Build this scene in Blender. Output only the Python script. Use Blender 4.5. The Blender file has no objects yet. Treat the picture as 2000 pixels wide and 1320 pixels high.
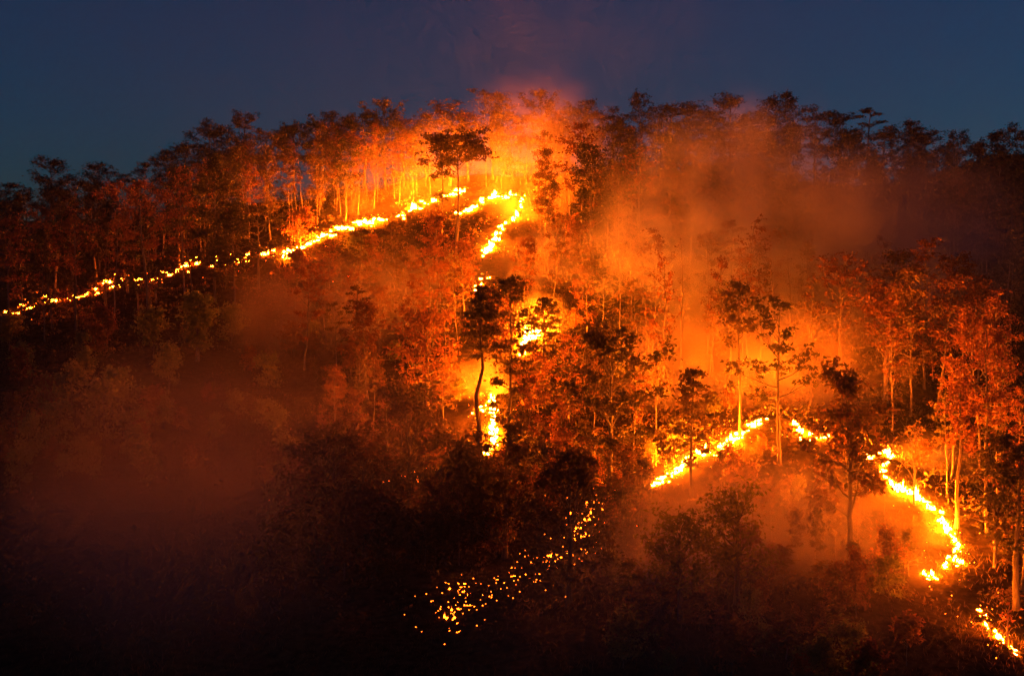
import bpy, math, random
import numpy as np
from mathutils import Vector

random.seed(7)
rng = np.random.default_rng(7)
R = math.radians
sc = bpy.context.scene
col = sc.collection

# ------------------------------------------------------------------ camera, sky, exposure
PITCH = math.atan(120 / 2414)
cam_d = bpy.data.cameras.new('camera')
cam_d.sensor_width = 36
cam_d.lens = 36 * 2414 / 2000
cam_d.clip_end = 9000
cam = bpy.data.objects.new('camera', cam_d)
cam.rotation_euler = (math.pi / 2 - PITCH, 0, 0)
col.objects.link(cam)
sc.camera = cam

world = bpy.data.worlds.new('World')
sc.world = world
world.use_nodes = True
wn = world.node_tree
sky = wn.nodes.new('ShaderNodeTexSky')
sky.sky_type = 'NISHITA'
sky.sun_disc = False
sky.sun_elevation = R(2.2)
sky.sun_rotation = R(78)
sky.altitude = 900
sky.ozone_density = 5
sky.dust_density = 0.3
wn.links.new(sky.outputs[0], wn.nodes['Background'].inputs[0])
wn.nodes['Background'].inputs[1].default_value = 0.06

sc.view_settings.view_transform = 'Standard'
sc.view_settings.look = 'None'
sc.view_settings.exposure = 0.0
sc.view_settings.gamma = 1.0
sc.view_settings.use_curve_mapping = False

cy = sc.cycles
sc.render.engine = 'CYCLES'
cy.max_bounces = 3
cy.diffuse_bounces = 1
cy.glossy_bounces = 1
cy.transmission_bounces = 2
cy.transparent_max_bounces = 128
cy.volume_bounces = 0
cy.use_adaptive_sampling = True
cy.adaptive_threshold = 0.03
cy.adaptive_min_samples = 40
cy.sample_clamp_indirect = 4.0
cy.caustics_reflective = False
cy.caustics_refractive = False
cy.use_denoising = True
cy.denoiser = 'OPENIMAGEDENOISE'
cy.use_light_tree = True
cy.volume_step_rate = 3.0
cy.volume_max_steps = 256

# ------------------------------------------------------------------ helpers
F = 2414.0
CP, SP = math.cos(PITCH), math.sin(PITCH)


def ray(u, v):
    """direction per metre of forward ground distance for a place seen at (u, v) of the survey picture"""
    dx = (u - 1000) / F
    dz = (660 - v) / F
    y = CP + dz * SP
    return dx / y, (-SP + dz * CP) / y


def survey(x, y, z):
    """inverse of ray(): where a place of the hillside is seen"""
    d = y * CP - z * SP
    h = y * SP + z * CP
    return 1000 + F * x / d, 660 - F * h / d


# control points of the hillside: (u, v, distance)
CTRL = []
for row in [
    (-350, [(520, 215), (640, 165), (800, 132), (1000, 108), (1320, 86)]),
    (0, [(470, 195), (610, 153), (800, 126), (1000, 106), (1320, 84)]),
    (300, [(430, 203), (545, 168), (690, 142), (900, 117), (1100, 98), (1320, 83)]),
    (600, [(390, 210), (470, 184), (600, 160), (760, 135), (950, 111), (1150, 93), (1320, 80)]),
    (900, [(345, 217), (380, 200), (500, 171), (660, 145), (800, 128), (950, 112), (1150, 93), (1320, 78)]),
    (1200, [(340, 222), (420, 196), (560, 165), (740, 139), (940, 113), (1120, 96), (1320, 77)]),
    (1500, [(350, 228), (480, 187), (620, 158), (740, 138), (815, 122), (950, 107), (1120, 93), (1320, 75)]),
    (1750, [(385, 226), (520, 180), (680, 150), (800, 132), (890, 117), (1100, 95), (1320, 76)]),
    (2000, [(440, 218), (600, 165), (780, 135), (960, 112), (1140, 93), (1290, 80)]),
    (2350, [(520, 215), (700, 150), (900, 118), (1200, 88)]),
]:
    for v, d in row[1]:
        rx, rz = ray(row[0], v)
        CTRL.append((rx * d, d, rz * d))
for x in range(-240, 241, 60):
    zr = 14 - abs(x - 30) * 0.085
    CTRL.append((x, 250, zr - 1.5))
    CTRL.append((x, 300, zr - 12))
    CTRL.append((x, 380, zr - 30))
    CTRL.append((x * 0.7, 48, -26.5))
    CTRL.append((x, -20, -30))
for y in (80, 130, 180):
    CTRL.append((-190, y, -31 + (y - 80) * 0.22))
    CTRL.append((190, y, -27 + (y - 80) * 0.24))
CTRL = np.array(CTRL)


def _tps_fit(P, zz, lam=6.0):
    n = len(P)
    d = np.linalg.norm(P[:, None] - P[None], axis=2)
    K = np.where(d > 0, d * d * np.log(d + 1e-9), 0)
    A = np.zeros((n + 3, n + 3))
    A[:n, :n] = K + lam * np.eye(n)
    A[:n, n] = 1
    A[:n, n + 1:] = P
    A[n, :n] = 1
    A[n + 1:, :n] = P.T
    return np.linalg.solve(A, np.concatenate([zz, np.zeros(3)]))


TP = CTRL[:, :2] / 100.0
TW = _tps_fit(TP, CTRL[:, 2], 0.002)


def height(x, y):
    x = np.atleast_1d(np.asarray(x, float))
    y = np.atleast_1d(np.asarray(y, float))
    xc, yc = np.clip(x, -240, 240), np.clip(y, -20, 380)
    q = np.stack([xc, yc], -1) / 100.0
    out = np.empty(len(q))
    for s in range(0, len(q), 20000):
        qq = q[s:s + 20000]
        d = np.linalg.norm(qq[:, None] - TP[None], axis=2)
        K = np.where(d > 0, d * d * np.log(d + 1e-9), 0)
        out[s:s + 20000] = K @ TW[:-3] + TW[-3] + qq @ TW[-2:]
    bump = (0.35 * np.sin(x * 0.21 + 1.3) * np.sin(y * 0.17 + 0.4) + 0.22 * np.sin(x * 0.47 + y * 0.31) +
            0.12 * np.sin(x * 1.1 - y * 0.9 + 2))
    far = np.maximum(np.abs(x) - 240, 0) + np.maximum(y - 380, 0) + np.maximum(-20 - y, 0)
    return out + bump - np.minimum(far * 0.03, 14)


def on_ground(u, v):
    """the place of the hillside seen at (u, v)"""
    rx, rz = ray(u, v)
    ys = np.arange(55, 300, 0.5)
    g = height(rx * ys, ys) - rz * ys
    k = np.argmax(g > 0)
    if g[k] <= 0:
        k = int(np.argmax(g))
    y = ys[k]
    if k > 0 and g[k] > 0:
        y = ys[k - 1] + 0.5 * (-g[k - 1]) / (g[k] - g[k - 1] + 1e-9)
    return float(rx * y), float(y), float(height(rx * y, y)[0])


def at_height_over(u, v, d):
    """a place in the air: seen at (u, v), d metres out"""
    rx, rz = ray(u, v)
    return rx * d, d, rz * d


class MB:
    def __init__(self):
        self.v, self.f, self.n = [], [], 0

    def add(self, v, f):
        v = np.asarray(v, float)
        self.f.append(np.asarray(f, int) + self.n)
        self.v.append(v)
        self.n += len(v)

    def tube(self, pts, rad, k=5):
        pts = np.asarray(pts, float)
        rad = np.asarray(rad, float)
        t = np.gradient(pts, axis=0)
        t /= np.linalg.norm(t, axis=1)[:, None] + 1e-9
        ref = np.array([0.31, 0.92, 0.11]) if abs(t[0][2]) > 0.5 else np.array([0.02, 0.1, 1.0])
        a = np.cross(t, ref)
        a /= np.linalg.norm(a, axis=1)[:, None] + 1e-9
        b = np.cross(t, a)
        ang = np.arange(k) * 2 * math.pi / k
        ring = pts[:, None] + rad[:, None, None] * (np.cos(ang)[None, :, None] * a[:, None] + np.sin(ang)[None, :, None] * b[:, None])
        m = len(pts)
        i = np.arange(m - 1)[:, None] * k
        j = np.arange(k)[None]
        j2 = (j + 1) % k
        q = np.stack([i + j, i + j2, i + k + j2, i + k + j], -1).reshape(-1, 4)
        self.add(ring.reshape(-1, 3), q)

    def mesh(self, name, mat, smooth=True):
        me = bpy.data.meshes.new(name)
        v = np.concatenate(self.v)
        fs = self.f
        nloop = sum(f.size for f in fs)
        npoly = sum(len(f) for f in fs)
        me.vertices.add(len(v))
        me.vertices.foreach_set('co', v.ravel())
        me.loops.add(nloop)
        me.loops.foreach_set('vertex_index', np.concatenate([f.ravel() for f in fs]))
        me.polygons.add(npoly)
        tot = np.concatenate([np.full(len(f), f.shape[1]) for f in fs])
        st = np.concatenate([[0], np.cumsum(tot)[:-1]])
        me.polygons.foreach_set('loop_start', st)
        me.polygons.foreach_set('loop_total', tot)
        me.polygons.foreach_set('use_smooth', np.full(npoly, smooth))
        me.materials.append(mat)
        me.update()
        return me


def link(name, data, parent=None, loc=None):
    o = bpy.data.objects.new(name, data)
    col.objects.link(o)
    if parent is not None:
        o.parent = parent
    if loc is not None:
        o.location = loc
    return o


def thing(name, label, cat, loc, rz=0.0, group=None):
    o = link(name, None, None, loc)
    o.empty_display_size = 0.5
    o.rotation_euler = (0, 0, rz)
    o['label'] = label
    o['category'] = cat
    if group:
        o['group'] = group
    return o


# ------------------------------------------------------------------ materials
def new_mat(name):
    m = bpy.data.materials.new(name)
    m.use_nodes = True
    m.node_tree.nodes.clear()
    return m, m.node_tree.nodes, m.node_tree.links


def ramp(N, stops):
    r = N.new('ShaderNodeValToRGB')
    e = r.color_ramp.elements
    while len(e) < len(stops):
        e.new(0.5)
    for k, (p, c) in enumerate(stops):
        e[k].position = p
        e[k].color = (*c, 1)
    return r


def leaf_mat(name, stops, trans=0.42):
    m, N, L = new_mat(name)
    geo = N.new('ShaderNodeNewGeometry')
    oi = N.new('ShaderNodeObjectInfo')
    tc = N.new('ShaderNodeTexCoord')
    noi = N.new('ShaderNodeTexNoise')
    noi.inputs['Scale'].default_value = 0.55
    noi.inputs['Detail'].default_value = 2
    L.new(tc.outputs['Object'], noi.inputs['Vector'])
    a = N.new('ShaderNodeMath'); a.operation = 'MULTIPLY_ADD'
    L.new(geo.outputs['Random Per Island'], a.inputs[0]); a.inputs[1].default_value = 0.35
    L.new(noi.outputs[0], a.inputs[2])
    b = N.new('ShaderNodeMath'); b.operation = 'MULTIPLY_ADD'
    L.new(oi.outputs['Random'], b.inputs[0]); b.inputs[1].default_value = 0.4
    L.new(a.outputs[0], b.inputs[2])
    c = N.new('ShaderNodeMath'); c.operation = 'SUBTRACT'
    L.new(b.outputs[0], c.inputs[0]); c.inputs[1].default_value = 0.38
    r = ramp(N, stops)
    L.new(c.outputs[0], r.inputs[0])
    d = N.new('ShaderNodeBsdfDiffuse')
    t = N.new('ShaderNodeBsdfTranslucent')
    L.new(r.outputs[0], d.inputs[0])
    L.new(r.outputs[0], t.inputs[0])
    mx = N.new('ShaderNodeMixShader'); mx.inputs[0].default_value = trans
    L.new(d.outputs[0], mx.inputs[1]); L.new(t.outputs[0], mx.inputs[2])
    g = N.new('ShaderNodeBsdfGlossy'); g.inputs['Roughness'].default_value = 0.45
    g.inputs[0].default_value = (0.5, 0.5, 0.5, 1)
    m2 = N.new('ShaderNodeMixShader'); m2.inputs[0].default_value = 0.05
    L.new(mx.outputs[0], m2.inputs[1]); L.new(g.outputs[0], m2.inputs[2])
    o = N.new('ShaderNodeOutputMaterial')
    L.new(m2.outputs[0], o.inputs['Surface'])
    return m


def bark_mat(name, c0, c1):
    m, N, L = new_mat(name)
    tc = N.new('ShaderNodeTexCoord')
    mp = N.new('ShaderNodeMapping'); mp.inputs['Scale'].default_value = (6, 6, 1.1)
    L.new(tc.outputs['Object'], mp.inputs[0])
    n = N.new('ShaderNodeTexNoise'); n.inputs['Scale'].default_value = 1.2; n.inputs['Detail'].default_value = 4
    L.new(mp.outputs[0], n.inputs['Vector'])
    r = ramp(N, [(0.35, c0), (0.68, c1)])
    L.new(n.outputs[0], r.inputs[0])
    p = N.new('ShaderNodeBsdfPrincipled')
    p.inputs['Roughness'].default_value = 0.85
    L.new(r.outputs[0], p.inputs['Base Color'])
    bu = N.new('ShaderNodeBump'); bu.inputs['Strength'].default_value = 0.5; bu.inputs['Distance'].default_value = 0.04
    L.new(n.outputs[0], bu.inputs['Height'])
    L.new(bu.outputs[0], p.inputs['Normal'])
    o = N.new('ShaderNodeOutputMaterial')
    L.new(p.outputs[0], o.inputs['Surface'])
    return m


M = {}
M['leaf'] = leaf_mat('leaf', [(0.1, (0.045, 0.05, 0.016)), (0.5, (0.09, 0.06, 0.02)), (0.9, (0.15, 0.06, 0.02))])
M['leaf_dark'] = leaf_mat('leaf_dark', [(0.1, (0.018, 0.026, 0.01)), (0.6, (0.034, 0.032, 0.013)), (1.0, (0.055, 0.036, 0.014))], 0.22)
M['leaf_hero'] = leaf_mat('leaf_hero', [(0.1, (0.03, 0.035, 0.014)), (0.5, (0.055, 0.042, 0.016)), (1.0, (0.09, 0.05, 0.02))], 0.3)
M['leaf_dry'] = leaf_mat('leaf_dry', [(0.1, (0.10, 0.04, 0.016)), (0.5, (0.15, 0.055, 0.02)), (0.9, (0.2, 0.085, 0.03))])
M['leaf_green'] = leaf_mat('leaf_green', [(0.1, (0.1, 0.12, 0.03)), (0.5, (0.16, 0.16, 0.04)), (0.9, (0.22, 0.18, 0.05))], 0.55)
M['bark_dark'] = bark_mat('bark_dark', (0.05, 0.04, 0.032), (0.12, 0.095, 0.075))
M['bark_pale'] = bark_mat('bark_pale', (0.06, 0.048, 0.038), (0.18, 0.14, 0.11))

# ground
m, N, L = new_mat('forest_floor')
tc = N.new('ShaderNodeTexCoord')
n1 = N.new('ShaderNodeTexNoise'); n1.inputs['Scale'].default_value = 0.09; n1.inputs['Detail'].default_value = 5
n2 = N.new('ShaderNodeTexNoise'); n2.inputs['Scale'].default_value = 1.7; n2.inputs['Detail'].default_value = 6
L.new(tc.outputs['Object'], n1.inputs['Vector']); L.new(tc.outputs['Object'], n2.inputs['Vector'])
r1 = ramp(N, [(0.3, (0.028, 0.022, 0.014)), (0.52, (0.06, 0.04, 0.022)), (0.72, (0.055, 0.05, 0.022))])
r2 = ramp(N, [(0.3, (0.35, 0.35, 0.35)), (0.7, (1.25, 1.2, 1.15))])
L.new(n1.outputs[0], r1.inputs[0]); L.new(n2.outputs[0], r2.inputs[0])
mu = N.new('ShaderNodeMix'); mu.data_type = 'RGBA'; mu.blend_type = 'MULTIPLY'; mu.inputs[0].default_value = 1
L.new(r1.outputs[0], mu.inputs[6]); L.new(r2.outputs[0], mu.inputs[7])
bs = N.new('ShaderNodeBsdfDiffuse'); L.new(mu.outputs[2], bs.inputs[0])
bu = N.new('ShaderNodeBump'); bu.inputs['Strength'].default_value = 0.8; bu.inputs['Distance'].default_value = 0.25
L.new(n2.outputs[0], bu.inputs['Height']); L.new(bu.outputs[0], bs.inputs['Normal'])
o = N.new('ShaderNodeOutputMaterial'); L.new(bs.outputs[0], o.inputs['Surface'])
M['ground'] = m

# flames: white-yellow at the root, orange at the tip
def flame_mat(name, top, low, c0, c1, c2):
    m, N, L = new_mat(name)
    at = N.new('ShaderNodeAttribute'); at.attribute_name = 'hotness'
    rc = ramp(N, [(0.0, c0), (0.35, c1), (1.0, c2)])
    L.new(at.outputs['Fac'], rc.inputs[0])
    pw = N.new('ShaderNodeMath'); pw.operation = 'POWER'; pw.inputs[1].default_value = 10.0
    L.new(at.outputs['Fac'], pw.inputs[0])
    m0 = N.new('ShaderNodeMath'); m0.operation = 'MULTIPLY_ADD'; m0.inputs[1].default_value = low * 4; m0.inputs[2].default_value = low
    L.new(at.outputs['Fac'], m0.inputs[0])
    ma = N.new('ShaderNodeMath'); ma.operation = 'MULTIPLY_ADD'; ma.inputs[1].default_value = top
    L.new(pw.outputs[0], ma.inputs[0]); L.new(m0.outputs[0], ma.inputs[2])
    em = N.new('ShaderNodeEmission')
    L.new(rc.outputs[0], em.inputs[0]); L.new(ma.outputs[0], em.inputs[1])
    o = N.new('ShaderNodeOutputMaterial'); L.new(em.outputs[0], o.inputs['Surface'])
    M[name] = m


flame_mat('flame', 26000.0, 1.3, (1.0, 0.08, 0.004), (1.0, 0.12, 0.008), (1.0, 0.145, 0.0007))
flame_mat('flame_low', 4200.0, 1.1, (1.0, 0.07, 0.003), (1.0, 0.10, 0.008), (1.0, 0.10, 0.001))
flame_mat('flame_small', 120.0, 0.8, (1.0, 0.07, 0.003), (1.0, 0.11, 0.006), (1.0, 0.14, 0.004))
m, N, L = new_mat('ember')
em = N.new('ShaderNodeEmission'); em.inputs[0].default_value = (1, 0.13, 0.006, 1); em.inputs[1].default_value = 14
o = N.new('ShaderNodeOutputMaterial'); L.new(em.outputs[0], o.inputs['Surface'])
m.cycles.emission_sampling = 'NONE'
M['ember'] = m


def vol_mat(name, color, dens, aniso=0.0):
    m, N, L = new_mat(name)
    p = N.new('ShaderNodeVolumePrincipled')
    p.inputs['Color'].default_value = (*color, 1)
    p.inputs['Density'].default_value = dens
    p.inputs['Anisotropy'].default_value = aniso
    o = N.new('ShaderNodeOutputMaterial')
    L.new(p.outputs[0], o.inputs['Volume'])
    return m


# ------------------------------------------------------------------ the hillside
def axis(lo, mid0, mid1, hi, fine, coarse):
    a = list(np.arange(mid0, mid1 + 1e-6, fine))
    s, x = fine, mid0
    left = []
    while x > lo:
        s = min(s * 1.35, coarse); x -= s; left.append(x)
    s, x = fine, mid1
    right = []
    while x < hi:
        s = min(s * 1.35, coarse); x += s; right.append(x)
    return np.array(left[::-1] + a + right)


gx = axis(-3000, -130, 130, 3000, 1.3, 400)
gy = axis(-600, 62, 265, 6000, 1.3, 400)
X, Y = np.meshgrid(gx, gy)
Z = height(X.ravel(), Y.ravel())
nx, ny = len(gx), len(gy)
mb = MB()
ii = (np.arange(ny - 1)[:, None] * nx + np.arange(nx - 1)[None]).ravel()
mb.add(np.stack([X.ravel(), Y.ravel(), Z], -1), np.stack([ii, ii + 1, ii + nx + 1, ii + nx], -1))
g = link('ground', mb.mesh('ground', M['ground']))
g['kind'] = 'structure'

# far hill at the right edge
mb = MB()
hx = np.linspace(-150, 150, 60)
hy = np.linspace(-90, 90, 22)
HX, HY = np.meshgrid(hx, hy)
prof = np.exp(-(HX / 95) ** 2) * np.cos(np.clip(HY / 90, -1, 1) * math.pi / 2) ** 0.9
HZ = 58 * prof + 4 * np.sin(HX * 0.09) * np.sin(HY * 0.1 + 1) + 1.5 * np.sin(HX * 0.13 + HY * 0.1) + 0.8 * np.sin(HX * 0.9) - 16
ii = (np.arange(21)[:, None] * 60 + np.arange(59)[None]).ravel()
mb.add(np.stack([HX.ravel(), HY.ravel(), HZ.ravel()], -1), np.stack([ii, ii + 1, ii + 61, ii + 60], -1))
fh = link('far_hill', mb.mesh('far_hill', M['ground']), None, (170, 420, -3))
fh['kind'] = 'structure'

# ------------------------------------------------------------------ trees
UP = np.array([0, 0, 1.0])


def leaves_at(mb, cen, rad, nl, size, r, flat=0.6, droop=0.25):
    """nl leaves round each cluster centre, every leaf a folded pointed blade"""
    cen = np.repeat(cen, nl, 0)
    rad = np.repeat(rad, nl)
    n = len(cen)
    if n == 0:
        return
    off = r.normal(size=(n, 3)) * 0.5
    off[:, 2] *= flat
    c = cen + off * rad[:, None]
    d = off + r.normal(size=(n, 3)) * 0.7
    d[:, 2] -= droop
    d /= np.linalg.norm(d, axis=1)[:, None] + 1e-9
    s = np.cross(d, r.normal(size=(n, 3)))
    s /= np.linalg.norm(s, axis=1)[:, None] + 1e-9
    nn = np.cross(d, s)
    ln = size * r.uniform(0.65, 1.3, n)[:, None]
    w = ln * 0.25
    v = np.stack([c - d * ln * 0.5, c + s * w + nn * w * 0.35 - d * ln * 0.05, c + d * ln * 0.5, c - s * w + nn * w * 0.35 - d * ln * 0.05], 1)
    k = np.arange(n)[:, None] * 4
    mb.add(v.reshape(-1, 3), np.concatenate([k + np.array([[0, 1, 2]]), k + np.array([[0, 2, 3]])]))


def wobble(r, p0, d, length, n, amp, lift=0.0):
    """a limb: points along direction d with some wander and a bend up or down"""
    pts = [np.array(p0, float)]
    d = np.array(d, float)
    for k in range(n):
        d = d + r.normal(size=3) * amp + UP * lift
        d /= np.linalg.norm(d)
        pts.append(pts[-1] + d * length / n)
    return np.array(pts)


def grow_tree(seed, H=18, r0=0.22, path=None, tmin=0.45, crown=3.0, prof=((0.4, 0.6), (0.7, 1), (1, 0.3)), elev=(35, 10),
              nb=20, ns=4, nl=22, leaf=0.42, clump=0.75, flat=0.6, wig=0.035, lift=0.05, split_limbs=False, bare=0.0,
              low=0, azim=None):
    r = np.random.default_rng(seed)
    trunk, limbs, crown_mb = MB(), [], MB()
    nseg = 14
    ts = np.linspace(0, 1, nseg)
    if path is None:
        w = np.cumsum(r.normal(size=(nseg, 2)) * wig * H / 8, 0)
        w -= w[0]
        px = np.interp(ts, [0, 1], [0, 1])
        tp = np.stack([w[:, 0], w[:, 1], px * H], -1)
    else:
        pa = np.array(path)
        tp = np.stack([np.interp(ts, pa[:, 1], pa[:, 0]), np.zeros(nseg), ts * H], -1)
        tp[1:-1, 0] = tp[1:-1, 0] * 0.5 + 0.25 * (tp[:-2, 0] + tp[2:, 0])
        tp[:, 1] = np.cumsum(r.normal(size=nseg)) * 0.05
    rad = r0 * (1 - 0.8 * ts ** 1.1)
    rad[0] *= 1.35
    tp[0, 2] -= 0.6
    trunk.tube(tp, rad, 7)
    cen, cr = [], []
    pt, pr = zip(*prof)
    lt = np.sort(tmin + (0.985 - tmin) * (np.arange(nb) + r.uniform(0, 1, nb)) / nb)
    if low:
        lt = np.concatenate([r.uniform(tmin * 0.5, tmin, low), lt])
    az0 = r.uniform(0, 6.28)
    for k, t in enumerate(lt):
        p = np.array([np.interp(t, ts, tp[:, j]) for j in range(3)])
        az = az0 + k * 2.4 + r.normal() * 0.5 if azim is None else azim[k % len(azim)] + r.normal() * 0.25
        f = (t - tmin) / (1 - tmin)
        el = R(elev[0] + (elev[1] - elev[0]) * f + r.normal() * 9)
        ln = crown * np.interp(t, pt, pr) * r.uniform(0.7, 1.12)
        if t < tmin:
            ln = crown * r.uniform(0.3, 0.6)
        ln = max(ln, 0.35)
        d = np.array([math.cos(az) * math.cos(el), math.sin(az) * math.cos(el), math.sin(el)])
        pts = wobble(r, p, d, ln, 5, 0.16, lift)
        br = min(r0 * 0.5, 0.018 + 0.022 * ln) * (1 - 0.35 * t)
        limb = MB()
        limb.tube(pts, np.linspace(br, br * 0.25, 6), 5)
        nsub = max(1, int(round(ns * (0.5 + 0.6 * ln / crown))))
        for s in range(nsub):
            q = r.uniform(0.3, 1.0)
            b = np.array([np.interp(q * 5, range(6), pts[:, j]) for j in range(3)])
            side = np.cross(d, UP)
            side /= np.linalg.norm(side) + 1e-6
            dd = d * 0.6 + side * r.choice([-1, 1]) * r.uniform(0.4, 1) + UP * r.uniform(-0.15, 0.55)
            dd /= np.linalg.norm(dd)
            sl = ln * r.uniform(0.22, 0.45) + 0.15
            sp = wobble(r, b, dd, sl, 3, 0.2, lift)
            limb.tube(sp, np.linspace(br * 0.45, br * 0.15, 4), 4)
            if r.uniform() > bare:
                cen.append(sp[-1]); cr.append(clump * r.uniform(0.7, 1.25))
            if r.uniform() > max(bare, 0.5):
                cen.append(sp[1]); cr.append(clump * r.uniform(0.5, 0.9))
        if r.uniform() > bare:
            cen.append(pts[-1]); cr.append(clump * r.uniform(0.8, 1.3))
        limbs.append((ln, limb))
    cen.append(tp[-1]); cr.append(clump)
    leaves_at(crown_mb, np.array(cen), np.array(cr), nl, leaf, r, flat)
    if split_limbs:
        limbs.sort(key=lambda a: -a[0])
        main, rest = limbs[:8], limbs[8:]
    else:
        main, rest = [], limbs
    for ln, lb in rest:
        for v, f in zip(lb.v, lb.f):
            trunk.add(v, np.asarray(f) - f.min())
    return trunk, [lb for ln, lb in main], crown_mb


STYLE = {
    # tall forest tree: long bare trunk, small clumped crown at the top
    'slim': dict(tmin=0.46, crown=3.0, prof=((0.45, 0.6), (0.72, 1), (1, 0.35)), elev=(15, 50), nb=15, ns=3, nl=15, r0=0.15, low=2, clump=0.66, leaf=0.42, flat=0.6),
    'round': dict(tmin=0.3, crown=4.2, prof=((0.3, 0.75), (0.62, 1), (0.88, 0.75), (1, 0.3)), elev=(10, 60), nb=24, ns=4, nl=17, r0=0.24, clump=0.85, leaf=0.44, flat=0.65),
    'broad': dict(tmin=0.4, crown=5.2, prof=((0.4, 0.9), (0.7, 1), (0.9, 0.8), (1, 0.4)), elev=(15, 55), nb=20, ns=5, nl=18, r0=0.26, clump=0.85, flat=0.55, leaf=0.45),
    'tier': dict(tmin=0.28, crown=3.3, prof=((0.25, 0.8), (0.5, 1), (0.75, 0.8), (1, 0.12)), elev=(0, 35), nb=20, ns=3, nl=14, r0=0.18, flat=0.35, clump=0.62, leaf=0.46),
    'flat': dict(tmin=0.76, crown=4.9, prof=((0.76, 1), (0.9, 0.95), (1, 0.6)), elev=(30, 10), nb=22, ns=7, nl=15, r0=0.27, flat=0.3, clump=0.8, lift=-0.02, leaf=0.46),
    'airy': dict(tmin=0.3, crown=4.4, prof=((0.28, 0.8), (0.5, 1), (0.75, 0.8), (1, 0.2)), elev=(5, 45), nb=18, ns=4, nl=10, r0=0.18, clump=0.58, flat=0.42, leaf=0.5),
    'bare': dict(tmin=0.4, crown=3.0, prof=((0.4, 0.9), (0.7, 1), (1, 0.4)), elev=(45, 60), nb=14, ns=4, nl=9, r0=0.15, bare=0.45, clump=0.6),
    'shrub': dict(tmin=0.06, crown=1.5, prof=((0, 0.8), (0.45, 1), (1, 0.45)), elev=(25, 65), nb=16, ns=3, nl=14, r0=0.05, clump=0.5, leaf=0.28),
    'sapling': dict(tmin=0.22, crown=0.75, prof=((0.2, 0.9), (0.6, 1), (1, 0.35)), elev=(35, 60), nb=12, ns=2, nl=8, r0=0.045, clump=0.32, leaf=0.34),
}
BASEH = {'shrub': 2.6, 'sapling': 4.0}


def make_proto(style, seed, leafm, barkm, **kw):
    p = dict(STYLE[style]); p.update(kw)
    p.setdefault('H', BASEH.get(style, 18))
    t, _, c = grow_tree(seed, **p)
    return dict(H=p['H'], W=p['crown'] * 2, trunk=t.mesh('trunk', M[barkm]), crown=c.mesh('crown', M[leafm]))


PROTO = {}
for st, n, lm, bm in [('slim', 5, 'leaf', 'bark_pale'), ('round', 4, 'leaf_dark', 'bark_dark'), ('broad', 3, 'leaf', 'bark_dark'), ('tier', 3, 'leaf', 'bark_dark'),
                      ('bare', 3, 'leaf_dry', 'bark_pale'), ('shrub', 4, 'leaf_green', 'bark_dark'), ('sapling', 3, 'leaf', 'bark_pale')]:
    PROTO[st] = [make_proto(st, 100 + 17 * k + len(st) * 1000, lm, bm) for k in range(n)]
PROTO['forest'] = [make_proto('round', 840 + k, 'leaf', 'bark_pale', tmin=0.26, crown=3.6, r0=0.15, nb=24, nl=17) for k in range(5)]
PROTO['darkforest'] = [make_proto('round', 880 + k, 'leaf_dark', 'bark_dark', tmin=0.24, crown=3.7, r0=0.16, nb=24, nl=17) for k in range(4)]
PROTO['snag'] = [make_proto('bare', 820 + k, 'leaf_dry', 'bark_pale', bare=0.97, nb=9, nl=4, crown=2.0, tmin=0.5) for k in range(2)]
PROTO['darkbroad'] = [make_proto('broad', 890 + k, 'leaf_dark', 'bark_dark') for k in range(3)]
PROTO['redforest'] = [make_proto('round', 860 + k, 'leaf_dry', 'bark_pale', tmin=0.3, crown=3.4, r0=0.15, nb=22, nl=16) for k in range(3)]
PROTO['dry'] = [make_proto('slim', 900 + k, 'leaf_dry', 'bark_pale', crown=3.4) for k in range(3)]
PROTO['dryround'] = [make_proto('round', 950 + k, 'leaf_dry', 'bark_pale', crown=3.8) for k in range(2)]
PROTO['darkshrub'] = [make_proto('shrub', 990 + k, 'leaf_dark', 'bark_dark', leaf=0.34, nl=16) for k in range(3)]
PROTO['dryshrub'] = [make_proto('shrub', 980 + k, 'leaf_dry', 'bark_dark') for k in range(3)]


def place(proto, name, label, cat, x, y, z, Hm, Wm=None, group=None, rz=None):
    rz = random.uniform(0, 6.28) if rz is None else rz
    o = thing(name, label, cat, (x, y, z), rz, group)
    s = Hm / proto['H']
    o.rotation_euler = (random.gauss(0, 0.04), random.gauss(0, 0.04), rz)
    sx = s * random.uniform(0.8, 1.25) if Wm is None else max(0.5 * s, min(2.0 * s, Wm / proto['W']))
    o.scale = (sx, sx, s)
    link('trunk', proto['trunk'], o)
    link('crown', proto['crown'], o)
    return o


def hero(style, u, vb, vt, wpx, label, name='broadleaf_tree', leafm='leaf_hero', barkm='bark_dark', cat='tree', seed=None, rz=0.0, **kw):
    x, y, z = on_ground(u, vb)
    Hm = (vb - vt) / F * (y * CP - z * SP)
    p = dict(STYLE[style]); p.update(kw)
    p['H'] = Hm
    p['crown'] = wpx / F * y / 2 * 0.92
    p['split_limbs'] = True
    t, br, c = grow_tree(seed or int(u * 7 + vb), **p)
    o = thing(name, label, cat, (x, y, z), rz)
    link('trunk', t.mesh('trunk', M[barkm]), o)
    for b in br:
        link('branch', b.mesh('branch', M[barkm]), o)
    link('crown', c.mesh('crown', M[leafm]), o)
    HEROES.append((u, (vb + vt) / 2, label))
    return o


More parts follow.
